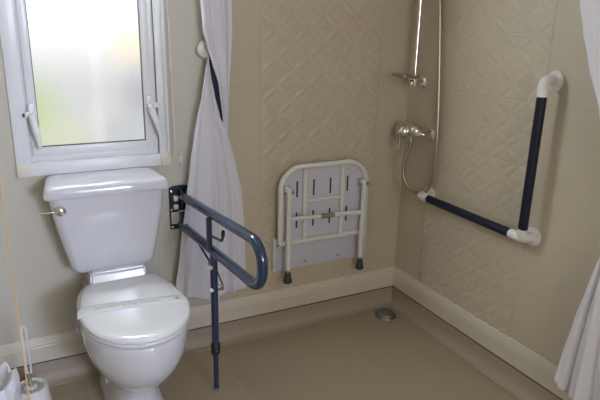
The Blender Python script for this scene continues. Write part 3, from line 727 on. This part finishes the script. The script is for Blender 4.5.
# right-hand curtain
lowr = [(0.18, -1.180, -1.60, 0.12, 0.021), (0.252, -1.188, -1.60, 0.12, 0.020), (0.353, -1.199, -1.57, 0.12, 0.017), (0.509, -1.222, -1.52, 0.12, 0.014), (0.657, -1.247, -1.44, 0.115, 0.013), (0.76, -1.257, -1.36, 0.10, 0.007), (0.80, -1.262, -1.31, 0.08, 0.003), (0.83, -1.262, -1.29, 0.06, 0.002)]
upr = [(0.78, -1.275, -1.32, 0.07, 0.002), (0.95, -1.265, -1.36, 0.09, 0.006), (1.1, -1.225, -1.42, 0.10, 0.010), (1.248, -1.176, -1.50, 0.115, 0.013), (1.41, -1.112, -1.56, 0.12, 0.016), (1.504, -1.080, -1.58, 0.12, 0.018), (1.598, -1.052, -1.60, 0.12, 0.02), (2.2, -1.00, -1.64, 0.12, 0.024)]
rc = thing('shower_curtain', (-0.1, -1.35, 0.2), 'white shower curtain hanging at the right wall beyond the grab bar', 'curtain', 'shower curtains')
v4, f4 = sheet(lowr, 4.5, 0.215, 0.83, 'Y', 120, 80, 0.2, hemf=lambda u: -0.02*u+0.03*(1-min(1, u*12)))
o = link('lower_drape', v4, f4, M['curtain'], rc, True, 180); mdf = o.modifiers.new('s', 'SOLIDIFY'); mdf.thickness = 0.0012
v5, f5 = sheet(upr, 4.5, 0.80, 2.2, 'Y', 120, 110, 2.2)
o = link('upper_drape', v5, f5, M['curtain'], rc, True, 180); mdf = o.modifiers.new('s', 'SOLIDIFY'); mdf.thickness = 0.0012
cr = thing('curtain_rail', (-0.6, -0.7, 2.2), 'white curved shower curtain rail above the shower area', 'curtain rail')
G().tube(round_path([(-1.08, 0, 2.205), (-1.08, -1.32, 2.205), (0, -1.32, 2.205)], 0.2, 10), 0.011, 12).build('rail', M['whiteplastic'], cr)

# ------------------------------------------------------------ things at the lower left
tbk = thing('toilet_brush', (-1.878, -0.24, 0), 'white toilet brush standing in a white slotted-lid pot', 'toilet brush')
bx_, by_ = -1.886, -0.245
G().lathe((bx_, by_, 0), (0, 0, 1), [(0.072, 0), (0.074, 0.004), (0.069, 0.05), (0.063, 0.10), (0.059, 0.136), (0.057, 0.142), (0.052, 0.143), (0.051, 0.137)], 40).build('pot', M['whiteplastic'], tbk, angle=60)
pl_ = G().lathe((bx_, by_, 0.134), (0, 0, 1), [(0.051, 0), (0.051, 0.003), (0.020, 0.004), (0.014, 0.009), (0.001, 0.010)], 36).build('pot_lid', M['whiteplastic'], tbk, angle=60)
for k in range(20):
    a = 2*PI*k/20; m4 = Matrix.Translation((bx_, by_, 0.1372)) @ Matrix.Rotation(a, 4, 'Z')
    G().box(0.024, 0.046, -0.0028, 0.0028, 0.0, 0.0012, mtx=m4).build('slot', M['dullmetal'], pl_, smooth=False)
G().lathe((bx_, by_, 0.142), (-0.02, 0.01, 1), [(0.010, 0), (0.009, 0.02), (0.0065, 0.03), (0.0065, 0.055), (0.009, 0.060)], 14).build('stem', M['chrome'], tbk)
G().tube(round_path([(bx_-0.008, by_, 0.198), (bx_-0.009, by_, 0.385), (bx_-0.001, by_+0.002, 0.405), (bx_+0.007, by_, 0.385), (bx_+0.008, by_, 0.198)], 0.008, 6, True), 0.0034, 8, closed=True).build('handle', M['whiteplastic'], tbk)

# small bin with a crumpled liner at the frame's edge
bn = thing('waste_bin', (-1.99, -0.47, 0), 'white bag-lined waste bin left of the toilet brush', 'bin')
G().lathe((-2.012, -0.47, 0), (0, 0, 1), [(0.060, 0), (0.062, 0.004), (0.078, 0.27), (0.080, 0.276), (0.076, 0.276), (0.072, 0.265)], 32).build('body', M['whiteplastic'], bn)
rg = []
for q, (r, z) in enumerate(((0.072, 0.08), (0.078, 0.12), (0.084, 0.16), (0.090, 0.20), (0.094, 0.235), (0.086, 0.258), (0.074, 0.252), (0.062, 0.20), (0.05, 0.12))):
    ring = []
    for k in range(60):
        a = 2*PI*k/60; jit = 0.005*math.sin(6*a+q*0.5)+0.003*math.sin(9*a+1.3*q)+0.002*math.sin(13*a-q); lift = 0.02*max(0, math.cos(a-0.1))**2*(1 if 3 <= q <= 6 else 0)
        ring.append((-2.012+(r+jit)*math.cos(a), -0.47+(r+jit)*math.sin(a), (z+jit*1.2+lift)*1.28))
    rg.append(ring)
G().loft(rg, cap=False).build('bin_liner', M['bag'], bn, angle=50)

cd = thing('pull_cord', (-1.893, -0.6, 0.1), 'thin orange pull cord hanging in front of the toilet brush', 'pull cord')
G().tube([(-1.893, -0.6, CZ), (-1.893, -0.6, 0.335)], 0.0020, 8).build('cord', M['cord'], cd)
G().lathe((-1.893, -0.6, 0.335), (0, 0, -1), [(0.002, 0), (0.0045, 0.006), (0.0055, 0.018), (0.004, 0.03), (0.0022, 0.034)], 12).build('cord_knot', M['cord'], cd)
G().tube([(-1.893, -0.6, 0.302), (-1.893, -0.6, 0.15)], 0.0020, 8).build('cord_tail', M['cord'], cd)
G().lathe((-1.893, -0.6, 0.10), (0, 0, 1), [(0.018, 0), (0.020, 0.006), (0.008, 0.045), (0.003, 0.05)], 16).build('cord_pull', M['cord'], cd)

# ------------------------------------------------------------ lights
def area(name, loc, target, sx, sy, power, col):
    l = bpy.data.lights.new(name, 'AREA'); l.shape = 'RECTANGLE'; l.size = sx; l.size_y = sy; l.energy = power; l.color = col
    o = bpy.data.objects.new(name, l); COL.objects.link(o); o.location = loc
    o.rotation_euler = (Vector(target)-Vector(loc)).to_track_quat('-Z', 'Y').to_euler(); return o
area('ambient_fill', (-1.15, -3.42, 1.5), (-0.9, 0, 0.9), 1.1, 1.0, 19, (1.0, 0.95, 0.88))  # soft warm fill added at the door opening to lift the whole room
area('corridor_daylight', (0.0, -7.2, 2.1), (-1.9, 0, 0.5), 1.3, 1.1, 170, (0.68, 0.83, 1.20))

w = bpy.data.worlds.new('World'); S.world = w; w.use_nodes = True
w.node_tree.nodes['Background'].inputs[0].default_value = (0.75, 0.85, 1.0, 1); w.node_tree.nodes['Background'].inputs[1].default_value = 0.6

# ------------------------------------------------------------ camera (fitted: f = 578 px, yaw 27.4, pitch -16.9, roll -1.3)
cam = bpy.data.cameras.new('camera'); co = bpy.data.objects.new('camera', cam); COL.objects.link(co)
cam.sensor_width = 36; cam.lens = 578.0/600*36; cam.clip_start = 0.02
yaw, pit, rol = map(math.radians, (27.397, 16.871, -1.3347))
f_ = Vector((math.sin(yaw)*math.cos(pit), math.cos(yaw)*math.cos(pit), -math.sin(pit)))
r_ = Vector((math.cos(yaw), -math.sin(yaw), 0)); d_ = f_.cross(r_)
r2 = r_*math.cos(rol)+d_*math.sin(rol); d2 = d_*math.cos(rol)-r_*math.sin(rol)
co.matrix_world = Matrix(((r2.x, -d2.x, -f_.x, -1.86253), (r2.y, -d2.y, -f_.y, -2.41947), (r2.z, -d2.z, -f_.z, 1.5), (0, 0, 0, 1)))
S.camera = co
vs_ = S.view_settings; vs_.view_transform = 'Standard'; vs_.look = 'None'; vs_.gamma = 1; vs_.use_curve_mapping = False; vs_.exposure = 0.13
S.display_settings.display_device = 'sRGB'
